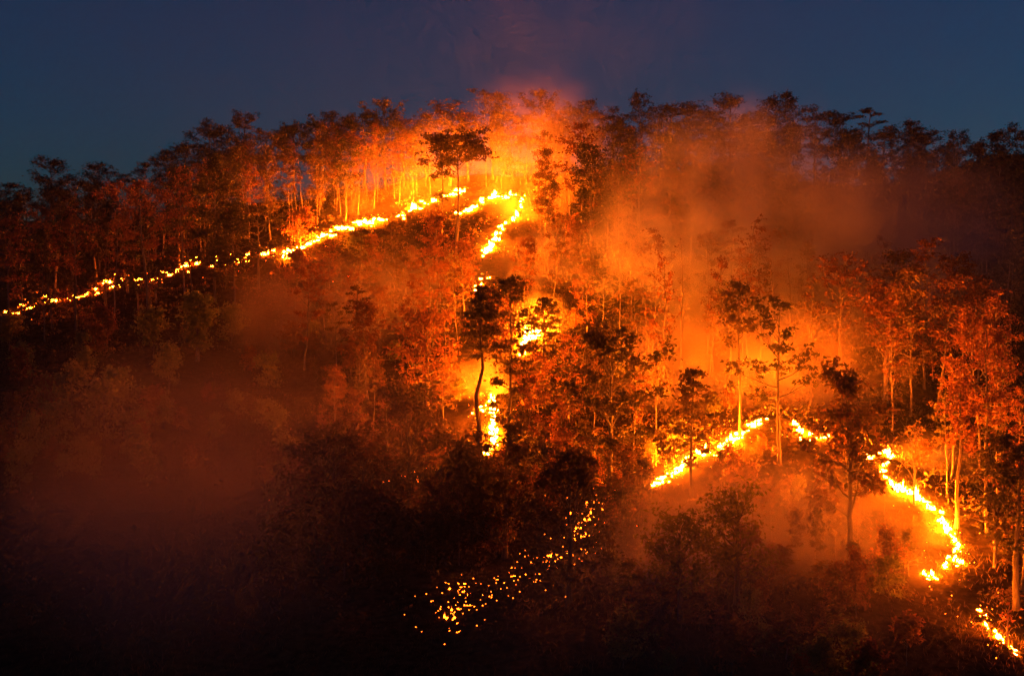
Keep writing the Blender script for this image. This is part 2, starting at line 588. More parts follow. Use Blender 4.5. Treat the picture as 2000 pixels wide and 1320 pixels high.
HEROES = []
hero('flat', 890, 545, 272, 150, 'tall flat-topped umbrella tree with bare trunk before the upper flames', 'umbrella_tree', seed=11)
hero('slim', 863, 470, 318, 50, 'thin dark trunk standing just left of the flat-topped umbrella tree', 'slim_tree', nb=8, tmin=0.75)
hero('tier', 990, 905, 554, 140, 'tall dark tree with layered crown in the centre of the picture', tmin=0.3, seed=31, nb=30, ns=5, nl=19,
     prof=((0.28, 0.55), (0.5, 0.65), (0.62, 1), (0.85, 0.85), (1, 0.2)), leaf=0.38)
hero('tier', 940, 902, 562, 84, 'dark tree with S-bent trunk left of the central layered tree', 'crooked_tree', seed=32, tmin=0.6,
     path=((0, 0), (-0.3, 0.3), (-0.8, 0.4), (-0.2, 0.455), (0.45, 0.5), (0.3, 0.56), (-0.1, 0.64), (0.0, 1)), r0=0.26, leaf=0.42, low=0)
hero('tier', 1062, 720, 585, 92, 'small dark tree against the little central fire patch', seed=33)
hero('airy', 1522, 905, 598, 185, 'airy dark tree with wide open branches over the right fire crest', seed=41, leaf=0.5)
hero('tier', 1350, 968, 722, 122, 'small layered dark tree on the left half of the right fire line', seed=42, leaf=0.46)
hero('broad', 1664, 1120, 762, 235, 'big spreading dark tree in front of the right fire line', seed=43, leafm='leaf', nb=22, ns=5, nl=10, tmin=0.3, leaf=0.55, clump=0.9, elev=(25, 60))
hero('broad', 1190, 965, 682, 260, 'big dark broadleaf tree between central and right fires', seed=44, tmin=0.25, leaf=0.48, nb=26, nl=18)
hero('round', 800, 1040, 798, 250, 'dense dark bushy tree below the orange central smoke', leafm='leaf', seed=51, tmin=0.05, leaf=0.46, nb=26, nl=13, clump=0.95)
hero('broad', 650, 1075, 880, 250, 'low spreading dark tree at the edge of the smoky gully', leafm='leaf', seed=52, tmin=0.08, leaf=0.44, nb=22, nl=12, clump=0.95)
hero('broad', 985, 1090, 870, 230, 'dark leafy tree below the central fire speckled with light', seed=53, tmin=0.06, leaf=0.48, nl=15)
hero('broad', 1110, 1185, 925, 250, 'dark tree screening the lower glowing embers', seed=54, tmin=0.1, leaf=0.48, nl=14)
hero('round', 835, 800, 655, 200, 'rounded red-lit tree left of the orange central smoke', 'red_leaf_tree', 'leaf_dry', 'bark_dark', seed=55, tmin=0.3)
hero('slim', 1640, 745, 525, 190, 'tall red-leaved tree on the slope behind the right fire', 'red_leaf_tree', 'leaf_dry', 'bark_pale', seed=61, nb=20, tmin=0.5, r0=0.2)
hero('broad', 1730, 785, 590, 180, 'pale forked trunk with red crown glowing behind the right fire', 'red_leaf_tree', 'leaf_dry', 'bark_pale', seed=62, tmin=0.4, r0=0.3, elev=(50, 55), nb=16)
hero('tier', 505, 565, 408, 125, 'dark tree with clear trunk before the flames of the upper line left part', seed=71, tmin=0.35)
hero('slim', 285, 665, 360, 105, 'tall leaning dark tree left, trunk reaching below the flames', 'slim_tree', 'leaf_dry', seed=72, path=((0.6, 0), (0.2, 0.4), (-0.4, 0.7), (-0.5, 1)), r0=0.24)
hero('slim', 243, 570, 370, 115, 'dark tree with a slanting trunk at the left fire stretch', 'slim_tree', 'leaf_dry', seed=73, path=((0.5, 0), (-0.3, 0.5), (-0.8, 1)))
hero('slim', 148, 645, 420, 110, 'dark tree with slender trunk low on the left fire line', 'slim_tree', 'leaf_dry', seed=74)
hero('slim', 95, 640, 415, 110, 'leaning thin trunks tree near the left picture edge', 'slim_tree', 'leaf_dry', seed=75, path=((0.5, 0), (0, 0.4), (-0.7, 1)))
hero('slim', 15, 660, 440, 120, 'dark tree at the left edge beside the fire end', 'slim_tree', 'leaf_dry', seed=76)
hero('slim', 1905, 660, 480, 110, 'lone pale trunk standing in thin smoke at upper right', 'slim_tree', 'leaf', 'bark_pale', seed=81, nl=10, nb=12)
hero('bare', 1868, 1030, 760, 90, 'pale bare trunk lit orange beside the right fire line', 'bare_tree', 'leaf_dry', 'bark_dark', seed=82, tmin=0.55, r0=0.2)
hero('broad', 1985, 1190, 890, 170, 'dark leafy tree at the right picture edge', seed=83, tmin=0.35, nb=18, nl=11)
hero('slim', 1930, 1040, 640, 150, 'tall dark tree by the right edge with pale flaking trunk', 'slim_tree', 'leaf_dry', 'bark_dark', seed=84, tmin=0.45)
hero('slim', 1446, 855, 560, 110, 'slim dark trunk just left of the right fire crest', 'slim_tree', seed=85, nb=14, tmin=0.6)
hero('bare', 1785, 985, 845, 130, 'small bare twisted tree in front of yellow smoke', 'bare_tree', 'leaf', 'bark_dark', seed=86, tmin=0.25, nl=4, bare=0.7, r0=0.13)
hero('broad', 1440, 1180, 1000, 200, 'olive green tree in the right foreground below the fire', 'green_tree', 'leaf_green', seed=91, tmin=0.2, leaf=0.36, nl=12)
hero('round', 1330, 1210, 1040, 190, 'olive crown beside the foreground green tree, on its left', 'green_tree', 'leaf_green', seed=92, tmin=0.3, leaf=0.36, nl=11)
hero('sapling', 1770, 1300, 1215, 82, 'small lone sapling on the dark ground at lower right', 'sapling', 'leaf_dry', 'bark_pale', seed=93, nb=14, ns=3, nl=12, tmin=0.35)
hero('bare', 1968, 1262, 1190, 55, 'bare forked young tree beside the lowest fire at right', 'bare_tree', 'leaf_dry', 'bark_pale', seed=94, nl=2, bare=0.8, nb=7, r0=0.1)
hero('round', 385, 705, 585, 75, 'isolated pale olive tree standing in smoke left of centre', 'green_tree', 'leaf_green', 'bark_pale', seed=95, tmin=0.2)
hero('broad', 575, 350, 217, 90, 'skyline tree with a limb reaching out to the left', 'skyline_tree', seed=96, tmin=0.5, azim=(3.3, 3.0, 0.3, 1.8, 4.6))

# fire lines, traced on the hillside: (label, points, flame height, flames per metre)
FIRES = [
    ('long upper fire line, left stretch low among trunks', [(12, 612), (100, 586), (185, 572), (240, 547), (300, 546), (340, 532), (372, 520)], 0.62, 1.2),
    ('short broken flames on the upper line left of the clear trunk', [(372, 518), (392, 510), (436, 514), (474, 500), (502, 494), (535, 495), (556, 499)], 0.65, 1.1),
    ('bright flames of the upper line below the glowing trees', [(556, 500), (580, 490), (618, 467), (660, 446), (690, 447), (722, 436), (752, 428)], 1.25, 1.7),
    ('top end of the upper fire line by the umbrella tree', [(775, 424), (812, 408), (842, 393), (870, 388), (892, 378), (908, 374)], 1.15, 1.4),
    ('curved flames right of the umbrella tree trunk', [(896, 420), (915, 412), (938, 393), (968, 383), (1000, 382)], 1.1, 1.5),
    ('fire running down from the upper line on its right end', [(1022, 388), (1014, 412), (994, 430), (972, 455), (962, 478), (944, 498)], 1.1, 1.6),
    ('small flame patch above the central layered tree', [(926, 562), (938, 550), (956, 542)], 0.9, 1.5),
    ('flame patch right of the central layered tree', [(1018, 690), (1026, 672), (1034, 658), (1052, 644)], 1.3, 2.6),
    ('tiny flames in the orange smoke pocket', [(922, 806), (938, 798), (962, 794)], 0.8, 1.8),
    ('fire column beside the central trunk base', [(962, 776), (966, 810), (962, 840), (968, 862), (964, 880), (942, 888)], 1.1, 2.2),
    ('small fire peeping through leaves at the gully edge', [(586, 952), (604, 942)], 0.9, 2.2),
    ('low flames among the bushes under the dense dark tree', [(780, 926), (800, 922), (822, 934), (838, 934)], 0.7, 1.5),
    ('right fire line climbing to its crest', [(1272, 948), (1300, 932), (1338, 910), (1362, 894), (1402, 884), (1430, 862), (1458, 840), (1482, 824), (1502, 816)], 1.15, 1.7),
    ('flames just right of the airy tree trunk', [(1556, 834), (1568, 852), (1592, 856), (1622, 854)], 1.15, 1.7),
    ('right fire line descending behind the big spreading tree', [(1690, 892), (1715, 884), (1740, 888), (1722, 922), (1750, 950), (1778, 966), (1812, 984), (1835, 1000)], 1.0, 1.8),
    ('lower part of the right fire line beside pale smoke', [(1838, 1014), (1850, 1036), (1866, 1056), (1868, 1078), (1850, 1096), (1872, 1102)], 0.95, 2.0),
    ('little flame arc below the right fire line', [(1808, 1118), (1822, 1126), (1838, 1132)], 0.6, 1.8),
    ('lowest fire streak at the right picture edge', [(1902, 1190), (1915, 1198), (1935, 1226), (1956, 1252), (1990, 1280)], 0.36, 1.6),
    ('glowing embers on the ground at bottom centre', [(860, 1232), (880, 1212), (890, 1192), (878, 1170), (900, 1150), (886, 1140), (915, 1165), (905, 1200)], 0.3, 1.6),
    ('scattered flames behind the dark screening tree', [(1015, 1120), (1050, 1090), (1090, 1105), (1075, 1060), (1110, 1045), (1135, 1075), (1140, 1030), (1120, 1010), (1158, 1008), (1172, 980), (1150, 975), (1130, 1050), (1060, 1120), (1000, 1140), (950, 1150)], 0.34, 1.3),
    ('single spark on the dim slope below the upper fire', [(679, 546), (681, 546)], 0.5, 2.0),
]


WEAK = [(679, 546), (586, 952), (780, 926), (860, 1232), (1015, 1120)]


def flame_mesh(seed, mat):
    r = np.random.default_rng(seed)
    v, f, heat = [], [], []
    n0 = 0
    for k in range(7):
        h = r.uniform(0.35, 1.0) * (1.15 if k == 0 else 0.8)
        bx, by = r.normal(size=2) * np.array([0.75, 0.22])
        w = r.uniform(0.06, 0.14)
        lx, ly = r.normal(size=2) * 0.16
        K, rings = 5, 5
        ph = r.uniform(0, 6)
        for i in range(rings):
            t = i / (rings - 1)
            rr = w * (0.75 + 1.0 * t - 1.7 * t * t) * (1 + 0.25 * math.sin(ph + 4 * t)) + 0.006
            cx = bx + lx * t * t + 0.06 * math.sin(ph + 5 * t)
            cy_ = by + ly * t * t + 0.06 * math.cos(ph * 1.3 + 5 * t)
            for j in range(K):
                a = 2 * math.pi * j / K + 0.5 * t
                v.append((cx + rr * math.cos(a), cy_ + rr * math.sin(a), t * h - 0.03))
                heat.append((0.82, 1.0, 0.93, 0.6, 0.0)[i] * r.uniform(0.9, 1.0))
        for i in range(rings - 1):
            for j in range(K):
                a0 = n0 + i * K + j
                a1 = n0 + i * K + (j + 1) % K
                f.append((a0, a1, a1 + K, a0 + K))
        f.append(tuple(n0 + (rings - 1) * K + j for j in range(K)))
        n0 += K * rings
    me = bpy.data.meshes.new('flame')
    me.from_pydata(v, [], f)
    at = me.attributes.new('hotness', 'FLOAT', 'POINT')
    at.data.foreach_set('value', heat)
    me.materials.append(M[mat])
    return me


FLAMES = [flame_mesh(300 + k, 'flame') for k in range(8)]
FLAMES_SMALL = [flame_mesh(360 + k, 'flame_small') for k in range(6)]
FLAMES_LOW = [flame_mesh(340 + k, 'flame_low') for k in range(5)]
EMB_V, EMB_F = np.array([(1, 0, 0), (-1, 0, 0), (0, 1, 0), (0, -1, 0), (0, 0, 1), (0, 0, -1)], float), np.array(
    [(0, 2, 4), (2, 1, 4), (1, 3, 4), (3, 0, 4), (2, 0, 5), (1, 2, 5), (3, 1, 5), (0, 3, 5)])
FIRE_PX = []
FIRE_XY = []
for label, pts, fhgt, dens in FIRES:
    spread = 13.0 if 'embers' in label or 'scattered' in label else (6.0 if pts[0][0] < 400 else 3.5)
    P = [on_ground(*p) for p in pts]
    root = thing('fire_line', label, 'fire', P[len(P) // 2], 0, 'fires burning on the hillside')
    o3 = np.array(P[len(P) // 2])
    emb = MB()
    for (a, b), (pa, pb) in zip(zip(P[:-1], P[1:]), zip(pts[:-1], pts[1:])):
        ln = math.dist(a[:2], b[:2])
        n = max(1, int(ln * dens * 1.9 + random.random()))
        for k in range(n):
            t = (k + random.random()) / n
            u = pa[0] + (pb[0] - pa[0]) * t + random.gauss(0, spread)
            v = pa[1] + (pb[1] - pa[1]) * t + random.gauss(0, spread)
            x, y, z = on_ground(u, v)
            s = fhgt * random.choice([0.3, 0.45, 0.6, 0.8, 1.0, 1.6]) * 0.36
            if emb.n and fhgt > 0.5 and math.sin(u * 0.23 + v * 0.21) + 0.7 * math.sin(u * 0.51 - v * 0.1) < (-0.62 if u > 560 else -1.05):
                continue
            fo = link('flame', random.choice(FLAMES_SMALL if pts[0] in WEAK else FLAMES_LOW if pts[0][0] < 480 else FLAMES), root, (x - o3[0], y - o3[1], z - o3[2]))
            fo.scale = (s * random.uniform(0.7, 1.2) * (1.6 if pts[0][0] < 540 else 1.0), s * random.uniform(0.7, 1.1), s * (0.8 if pts[0][0] < 540 else 1.0) * random.choice([0.6, 0.8, 1.0, 1.4, 2.0, 3.0]) * random.uniform(0.85, 1.15))
            fo.rotation_euler = (random.gauss(0, 0.12), random.gauss(0, 0.12), math.atan2(b[1] - a[1], b[0] - a[0]) + random.gauss(0, 0.35))
            FIRE_PX.append((u, v - 4)); FIRE_XY.append((x, y, z))
            for e in range(1):
                ex, ey = x + random.gauss(0, 1.6), y + random.gauss(0, 1.6)
                ez = float(height(ex, ey)[0])
                emb.add(EMB_V * random.uniform(0.025, 0.055) + np.array([ex, ey, ez + random.uniform(0, 0.25)]) - o3, EMB_F)
    eo = link('ember', emb.mesh('ember', M['ember']), root)
    eo['kind'] = 'stuff'
FIRE_PX = np.array(FIRE_PX)
FIRE_XY = np.array(FIRE_XY)

# ------------------------------------------------------------------ the forest
COUNT = {}
TREES = []


def near_words(u, v):
    best = min(HEROES, key=lambda h: (h[0] - u) ** 2 + ((h[1] - v) * 1.3) ** 2)
    return best


def covers_fire(u, vb, vt, w, cb):
    """does the crown of a tree standing here hide flames from the valley side"""
    top, bot = vt, vb - (vb - vt) * cb
    return int(np.sum((abs(FIRE_PX[:, 0] - u) < w * 0.42) & (FIRE_PX[:, 1] > top) & (FIRE_PX[:, 1] < bot)))


def scatter(zone, n, ufn, hrange, styles, name, spacing, cb=0.55, wk=0.34, fire_ok=3, tries=40):
    """n trees on the hillside; ufn() gives the survey place of a base"""
    made = 0
    for _ in range(n * tries):
        if made >= n:
            break
        u, vb = ufn()
        x, y, z = on_ground(u, vb)
        if any((x - a) ** 2 + (y - b) ** 2 < spacing ** 2 for a, b in XY):
            continue
        if np.min((FIRE_XY[:, 0] - x) ** 2 + (FIRE_XY[:, 1] - y) ** 2) < 1.0:
            continue
        Hm = random.uniform(*hrange)
        px = F / (y * CP - z * SP)
        vt = vb - Hm * px
        w = Hm * wk * px
        if covers_fire(u, vb, vt, w, cb) > fire_ok:
            continue
        if vt < np.interp(u, *SKYTOP) + (14 if zone != 'ridge slope' else 45):
            continue
        if any(a < u + w * 0.4 and u - w * 0.4 < b and vb > d and vt < d and vb - (vb - vt) * cb > c for a, c, b, d in OPEN):
            continue
        st = random.choice(styles)
        if (zone == 'ridge slope' and u < 440) or (zone == 'smoke slope' and u > 1450) or (zone == 'left front'):
            st = random.choice(['darkforest', 'darkforest', 'dry' if u < 800 else 'slim'])
        XY.append((x, y))
        TREES.append((zone, st, u, vb, vt, x, y, z, Hm, name))
        made += 1


XY = [tuple(o.location[:2]) for o in col.objects if o.get('category') == 'tree']


def band(u0, u1, f0, f1):
    """random places between two lines given as lists of (u, v)"""
    def fn():
        u = random.uniform(u0, u1)
        a = np.interp(u, *zip(*f0)); b = np.interp(u, *zip(*f1))
        return u, random.uniform(a, b)
    return fn


# skyline: explicit tops along the ridge
SKY = [(-20, 352, 'round'), (25, 350, 'round'), (62, 372, 'round'), (105, 300, 'round'), (150, 345, 'broad'), (195, 312, 'round'), (240, 338, 'broad'), (282, 310, 'round'),
       (330, 292, 'broad'), (356, 270, 'round'), (410, 258, 'round'), (440, 252, 'broad'), (478, 234, 'broad'), (520, 262, 'broad'), (620, 240, 'round'), (655, 232, 'broad'),
       (690, 238, 'broad'), (715, 226, 'round'), (752, 210, 'broad'), (790, 236, 'dryround'), (830, 236, 'broad'), (878, 212, 'broad'), (915, 220, 'dryround'),
       (962, 188, 'broad'), (1000, 215, 'slim'), (1062, 190, 'broad'), (1110, 216, 'round'), (1150, 208, 'broad'), (1196, 226, 'broad'), (1258, 184, 'round'), (1300, 208, 'round'),
       (1342, 214, 'broad'), (1385, 222, 'round'), (1424, 198, 'broad'), (1468, 232, 'round'), (1508, 192, 'round'), (1545, 184, 'round'), (1590, 226, 'broad'), (1640, 232, 'broad'),
       (1690, 208, 'tier'), (1722, 262, 'round'), (1772, 240, 'round'), (1810, 262, 'round'), (1868, 268, 'broad'), (1912, 282, 'round'), (1955, 262, 'round'), (1990, 262, 'broad'), (2040, 270, 'round')]
SKYTOP = ([t[0] for t in SKY], [t[1] for t in SKY])
# places where glowing smoke is seen between the trees: no crown may stand before them
OPEN = [(885, 735, 985, 850), (1010, 620, 1070, 690), (1290, 730, 1600, 880), (1700, 860, 1860, 1010)]
RIDGE = [(-100, 500), (0, 485), (300, 440), (600, 398), (900, 352), (1200, 346), (1500, 358), (1750, 395), (2000, 445), (2100, 470)]
for u, vt, st in SKY:
    if st == 'broad' and (u < 480 or u > 1130):
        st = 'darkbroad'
    vb = float(np.interp(u, *zip(*RIDGE))) + random.uniform(-4, 8)
    x, y, z = on_ground(u, vb)
    Hm = (vb - vt) / F * (y * CP - z * SP)
    XY.append((x, y))
    TREES.append(('sky', st, u, vb, vt, x, y, z, Hm, 'skyline_tree'))

FA = [(-50, 630), (20, 605), (180, 565), (300, 540), (500, 488), (600, 470), (720, 430), (900, 372), (1020, 380), (1100, 420)]
up = [(u, v - 70) for u, v in FA]
# rows behind the upper fire, up to the ridge
scatter('ridge slope', 34, band(-40, 700, [(-40, 520), (300, 455), (700, 390)], [(-40, 590), (300, 530), (700, 425)]), (11, 17), ['forest', 'forest', 'redforest', 'round', 'slim', 'dry'], 'forest_tree', 3.0, fire_ok=4)
scatter('glow slope', 30, band(560, 1120, [(560, 415), (900, 352), (1120, 352)], [(560, 462), (900, 368), (1020, 372), (1120, 430)]), (10, 16), ['forest', 'forest', 'redforest', 'slim', 'bare', 'snag'], 'forest_tree', 2.6, fire_ok=3)
# trees standing before the upper fire, left
scatter('left front', 16, band(-20, 470, [(-20, 640), (470, 545)], [(-20, 690), (470, 610)]), (12, 18), ['dry', 'slim', 'dry'], 'slim_tree', 3.6, cb=0.6, fire_ok=3)
# smoky right upper slope
scatter('smoke slope', 58, band(1060, 2040, [(1060, 380), (1500, 380), (2040, 470)], [(1060, 560), (1500, 640), (2040, 680)]), (11, 18), ['forest', 'slim', 'round', 'slim', 'dry'], 'forest_tree', 4.0)
# behind the right fire line
scatter('right glow', 36, band(1240, 1960, [(1240, 700), (1500, 660), (1960, 720)], [(1240, 880), (1480, 780), (1620, 800), (1720, 850), (1960, 960)]), (9, 16), ['redforest', 'dry', 'bare', 'slim', 'snag', 'forest', 'tier'], 'slim_tree', 3.0, fire_ok=3)
# middle slope under the upper fire
scatter('middle slope', 28, band(560, 1260, [(560, 600), (900, 560), (1260, 560)], [(560, 760), (900, 740), (1260, 760)]), (6, 12), ['slim', 'tier', 'dry', 'dryround'], 'young_tree', 3.4)
scatter('central wood', 22, band(600, 1250, [(600, 780), (1250, 780)], [(600, 1000), (1000, 1050), (1250, 980)]), (6, 11), ['dryround', 'tier', 'dry', 'bare', 'slim'], 'young_tree', 3.0)
scatter('tangle', 18, band(570, 1220, [(570, 960), (800, 900), (1220, 960)], [(570, 1080), (1220, 1150)]), (4.5, 8.5), ['forest', 'darkforest', 'broad', 'redforest', 'tier'], 'dark_tree', 2.6, cb=0.75, fire_ok=14)
scatter('upper slope', 26, band(1080, 2040, [(1080, 362), (1500, 368), (2040, 455)], [(1080, 430), (1500, 460), (2040, 530)]), (8, 13), ['darkforest', 'darkforest', 'round', 'forest'], 'forest_tree', 3.4, cb=0.8)
scatter('right edge', 11, band(1840, 2060, [(1840, 900), (2060, 900)], [(1840, 1000), (2060, 1240)]), (8, 14), ['dry', 'slim', 'tier'], 'slim_tree', 3.0)
scatter('below right fire', 20, band(1230, 1800, [(1230, 985), (1500, 900), (1640, 920), (1800, 1040)], [(1230, 1080), (1800, 1130)]), (3.0, 5.5), ['sapling', 'sapling', 'bare'], 'sapling', 2.2, wk=0.5)

LANDMARKS = [('umbrella tree', 890, 540), ('central layered tree', 990, 900), ('S-bent trunk', 938, 800), ('airy open tree', 1522, 905), ('small layered tree', 1350, 968),
             ('big spreading tree', 1664, 1120), ('lone pale trunk', 1905, 660), ('clear-trunked dark tree', 505, 565), ('right fire crest', 1500, 820), ('upper fire\'s right tail', 944, 498),
             ('upper fire\'s left end', 20, 610), ('isolated olive tree', 385, 705), ('pale forked trunk', 1730, 785), ('lower right flames', 1860, 1070), ('glowing embers', 870, 1220),
             ('lone sapling', 1770, 1300), ('green foreground tree', 1440, 1180), ('right picture edge', 2000, 850), ('left picture edge', 0, 800), ('brightest upper flames', 700, 440),
             ('dense dark tree', 800, 1040), ('flame patch amid trees', 940, 550), ('red-leaved tall tree', 1640, 745), ('lowest fire streak', 1940, 1240), ('low gully tree', 650, 1075)]
LOOK = {'darkshrub': 'dark', 'snag': 'dead bare', 'darkforest': 'dark full-crowned', 'forest': 'full-crowned', 'redforest': 'full red-leaved', 'slim': 'slim', 'dry': 'slim red-leaved', 'round': 'round-crowned', 'broad': 'broad-crowned', 'tier': 'layered', 'bare': 'half-bare', 'dryround': 'round red-leaved', 'sapling': 'leafy upright',
        'shrub': 'olive', 'dryshrub': 'reddish'}
WHERE = {'upper slope': 'under the right skyline', 'tangle': 'in the dark tangle', 'ridge slope': 'behind the upper fire', 'glow slope': 'glowing in upper orange smoke', 'left front': 'before the left fire', 'smoke slope': 'in mauve smoke', 'right glow': 'behind the right fire',
         'middle slope': 'on the middle slope', 'central wood': 'in the central wood', 'right edge': 'in the dark right wood', 'below right fire': 'below the right fire'}
GROUPS = {'upper slope': 'dark trees under the right skyline', 'tangle': 'dark trees tangled before the central fires', 'ridge slope': 'trees crowding the slope above the left upper fire', 'glow slope': 'trees glowing above the upper fire', 'left front': 'trees standing below the left upper fire',
          'smoke slope': 'trees veiled by smoke on the right slope', 'right glow': 'trees glowing behind the right fire', 'middle slope': 'young trees on the middle slope',
          'central wood': 'young trees of the central wood', 'right edge': 'trees at the right edge', 'below right fire': 'saplings below the right fire'}
ORD = ['first', 'second', 'third', 'fourth', 'fifth', 'sixth', 'seventh', 'eighth', 'ninth', 'tenth', 'eleventh', 'twelfth', 'thirteenth', 'fourteenth', 'fifteenth', 'sixteenth',
       'seventeenth', 'eighteenth', 'nineteenth', 'twentieth', 'twenty-first', 'twenty-second', 'twenty-third', 'twenty-fourth', 'twenty-fifth']
NUM = ['', '', 'two', 'three', 'four', 'five', 'six', 'seven', 'eight', 'nine', 'ten', 'eleven', 'twelve', 'thirteen', 'fourteen', 'fifteen', 'sixteen', 'seventeen', 'eighteen', 'nineteen', 'twenty']
NAMED = []      # (object, base words, u, v), labelled once all are placed


def beside(u, v):
    nm, a, b = min(LANDMARKS, key=lambda q: (q[1] - u) ** 2 + (q[2] - v) ** 2)
    du, dv = u - a, v - b
    if abs(du) >= abs(dv):
        return ('left of ' if du < 0 else 'right of ') + nm
    return ('above ' if dv < 0 else 'below ') + nm


def name_all():
    sets = {}
    for o, w, u, v in NAMED:
        sets.setdefault(w + ', ' + beside(u, v), []).append((u, o))
    for w, m in sets.items():
        if len(w.replace('-', ' ').split()) > 12:
            w = w.replace(' the ', ' ')
        if len(w.replace('-', ' ').split()) > 13:
            w = w.replace(' long ', ' ').replace(' dark ', ' ').replace("upper fire's ", 'fire ')
        m.sort(key=lambda q: q[0])
        for k, (u, o) in enumerate(m):
            if len(m) == 1:
                o['label'] = w
            elif len(m) == 2:
                o['label'] = w + (', the left one' if k == 0 else ', the right one')
            else:
                o['label'] = w + f', {ORD[k]} from left'


skys = sorted([t for t in TREES if t[0] == 'sky'], key=lambda t: t[2])
SKYLOOK = {'darkbroad': 'wide', 'round': 'round-crowned', 'broad': 'broad-crowned', 'dryround': 'reddish round', 'slim': 'slim', 'tier': 'tall layered'}
for k, t in enumerate(skys):
    zone, st, u, vb, vt, x, y, z, Hm, name = t
    half = 'left' if k < len(skys) // 2 else 'right'
    num = ORD[k] if half == 'left' else ORD[len(skys) - 1 - k]
    place(random.choice(PROTO[st]), name, f'{SKYLOOK[st]} dark tree on the ridge skyline, {num} from the {half}', 'tree', x, y, z, Hm * (0.96 if u > 400 else 0.88), random.uniform(75, 140) / F * y * (1 if st != 'slim' else 0.7), 'trees on the ridge skyline')
for t in TREES:
    zone, st, u, vb, vt, x, y, z, Hm, name = t
    if zone == 'sky':
        continue
    o = place(random.choice(PROTO[st]), name, '', 'tree', x, y, z, Hm, None, GROUPS[zone])
    NAMED.append((o, f"{LOOK[st]} {'sapling' if name == 'sapling' else 'tree'} {WHERE[zone]}", u, vb))

# shrubs
SHR = [(205, 870, 105, 'leaf'), (232, 830, 90, 'leaf'), (178, 945, 62, 'leaf'), (110, 880, 80, 'leaf'), (60, 900, 70, 'leaf'), (40, 960, 70, 'leaf'), (330, 760, 70, 'leaf'), (300, 700, 80, 'leaf'), (140, 800, 70, 'leaf'),
       (1560, 1100, 100, 's'), (1632, 1090, 110, 's'), (1590, 1065, 80, 's'), (1775, 1125, 90, 's'), (1750, 1150, 70, 's'), (1680, 1140, 80, 's'), (1530, 1150, 80, 's')]


def shrub(u, vb, hpx, st, words, group, wfac=None):
    x, y, z = on_ground(u, vb)
    Hm = hpx / F * y
    kind = 'sapling' if st == 'sapling' else 'shrub'
    o = place(random.choice(PROTO[st]), kind, '', 'sapling' if kind == 'sapling' else 'shrub', x, y, z, Hm, None if wfac is None else Hm * wfac, group)
    NAMED.append((o, f'{LOOK[st]} {kind} {words}', u, vb))


for u, vb, hpx, k in SHR:
    if k == 'leaf':
        shrub(u, vb, hpx, 'shrub', 'in the dim lower left', 'shrubs on the lower left slope', 1.0)
    else:
        shrub(u, vb, hpx, 'sapling', 'backlit by the fire above', 'backlit saplings below the right fire')
for _ in range(64):
    u, v = random.uniform(1180, 1760), random.uniform(1120, 1400)
    if v > 1180 and u > 1700:
        continue
    shrub(u, v, random.uniform(40, 90), random.choice(['shrub', 'sapling', 'dryshrub', 'dryshrub']), 'in the dusky foreground', 'bushes in the lower right foreground', random.uniform(0.7, 1.1))
for _ in range(36):
    u, v = random.uniform(-20, 560), random.uniform(660, 960)
    shrub(u, v, random.uniform(30, 70), random.choice(['shrub', 'shrub', 'dryshrub']), 'on the smoky slope', 'bushes on the smoky left slope', random.uniform(0.8, 1.3))
for _ in range(80):
    u = random.uniform(540, 1900)
    v = random.uniform(480, 1000)
    if np.min(abs(FIRE_PX[:, 0] - u) * 0.8 + abs(FIRE_PX[:, 1] - v + 18)) < 11:
        continue
    shrub(u, v, random.uniform(28, 60), random.choice(['dryshrub', 'shrub', 'dryshrub']), 'among the trees', 'bushes among the trees', random.uniform(0.8, 1.2))
for _ in range(22):
    u, v = random.uniform(560, 1200), random.uniform(1010, 1150)
    if np.min(abs(FIRE_PX[:, 0] - u) * 0.6 + abs(FIRE_PX[:, 1] - v + 30)) < 18:
        continue
    shrub(u, v, random.uniform(60, 130), random.choice(['shrub', 'darkshrub', 'dryshrub', 'dryshrub']), 'in the dark tangle', 'bushes under the dark central trees', random.uniform(0.8, 1.3))
name_all()

# ground cover
mb = MB()
n = 52000
uu = rng.uniform(-160, 2160, n)
ys = rng.uniform(68, 232, n) ** 1.0
xs = (uu - 1000) / F * ys
zs = height(xs, ys)
nz = np.sin(xs * 0.33 + 1) * np.sin(ys * 0.29) + 0.6 * np.sin(xs * 0.9 + ys * 0.7) + rng.normal(size=n) * 0.7
keep = nz > -0.3
cen = np.stack([xs, ys, zs], -1)[keep]
r = rng
k = len(cen)
hh = r.uniform(0.15, 0.45, k) * (1 + 0.4 * np.sin(cen[:, 0] * 0.2))
for q in range(2):
    a = r.uniform(0, 6.28, k)
    d = np.stack([np.cos(a), np.sin(a), np.zeros(k)], -1)
    base = cen + r.normal(size=(k, 3)) * np.array([0.35, 0.35, 0])
    tip = base + d * (hh * r.uniform(0.4, 1.3, k))[:, None] + UP * (hh * r.uniform(0.7, 1.2, k))[:, None]
    s = np.stack([-np.sin(a), np.cos(a), np.zeros(k)], -1) * (hh * 0.07)[:, None]
    mid = (base + tip) / 2
    vv = np.stack([base - UP * 0.08, mid + s, tip, mid - s], 1)
    j = np.arange(k)[:, None] * 4
    mb.add(vv.reshape(-1, 3), np.concatenate([j + np.array([[0, 1, 2]]), j + np.array([[0, 2, 3]])]))
go = link('undergrowth', mb.mesh('undergrowth', M['leaf']))
go['kind'] = 'stuff'
go['label'] = 'dry grass and low plants covering the hillside'

# wood beyond the crest and low thicket between the trees: masses of leaves
def leaf_mass(name, label, pts, rad, nl, size, mat, seed):
    mb = MB()
    leaves_at(mb, pts, rad, nl, size, np.random.default_rng(seed), 0.6)
    o = link(name, mb.mesh(name, M[mat]))
    o['kind'] = 'stuff'
    o['label'] = label


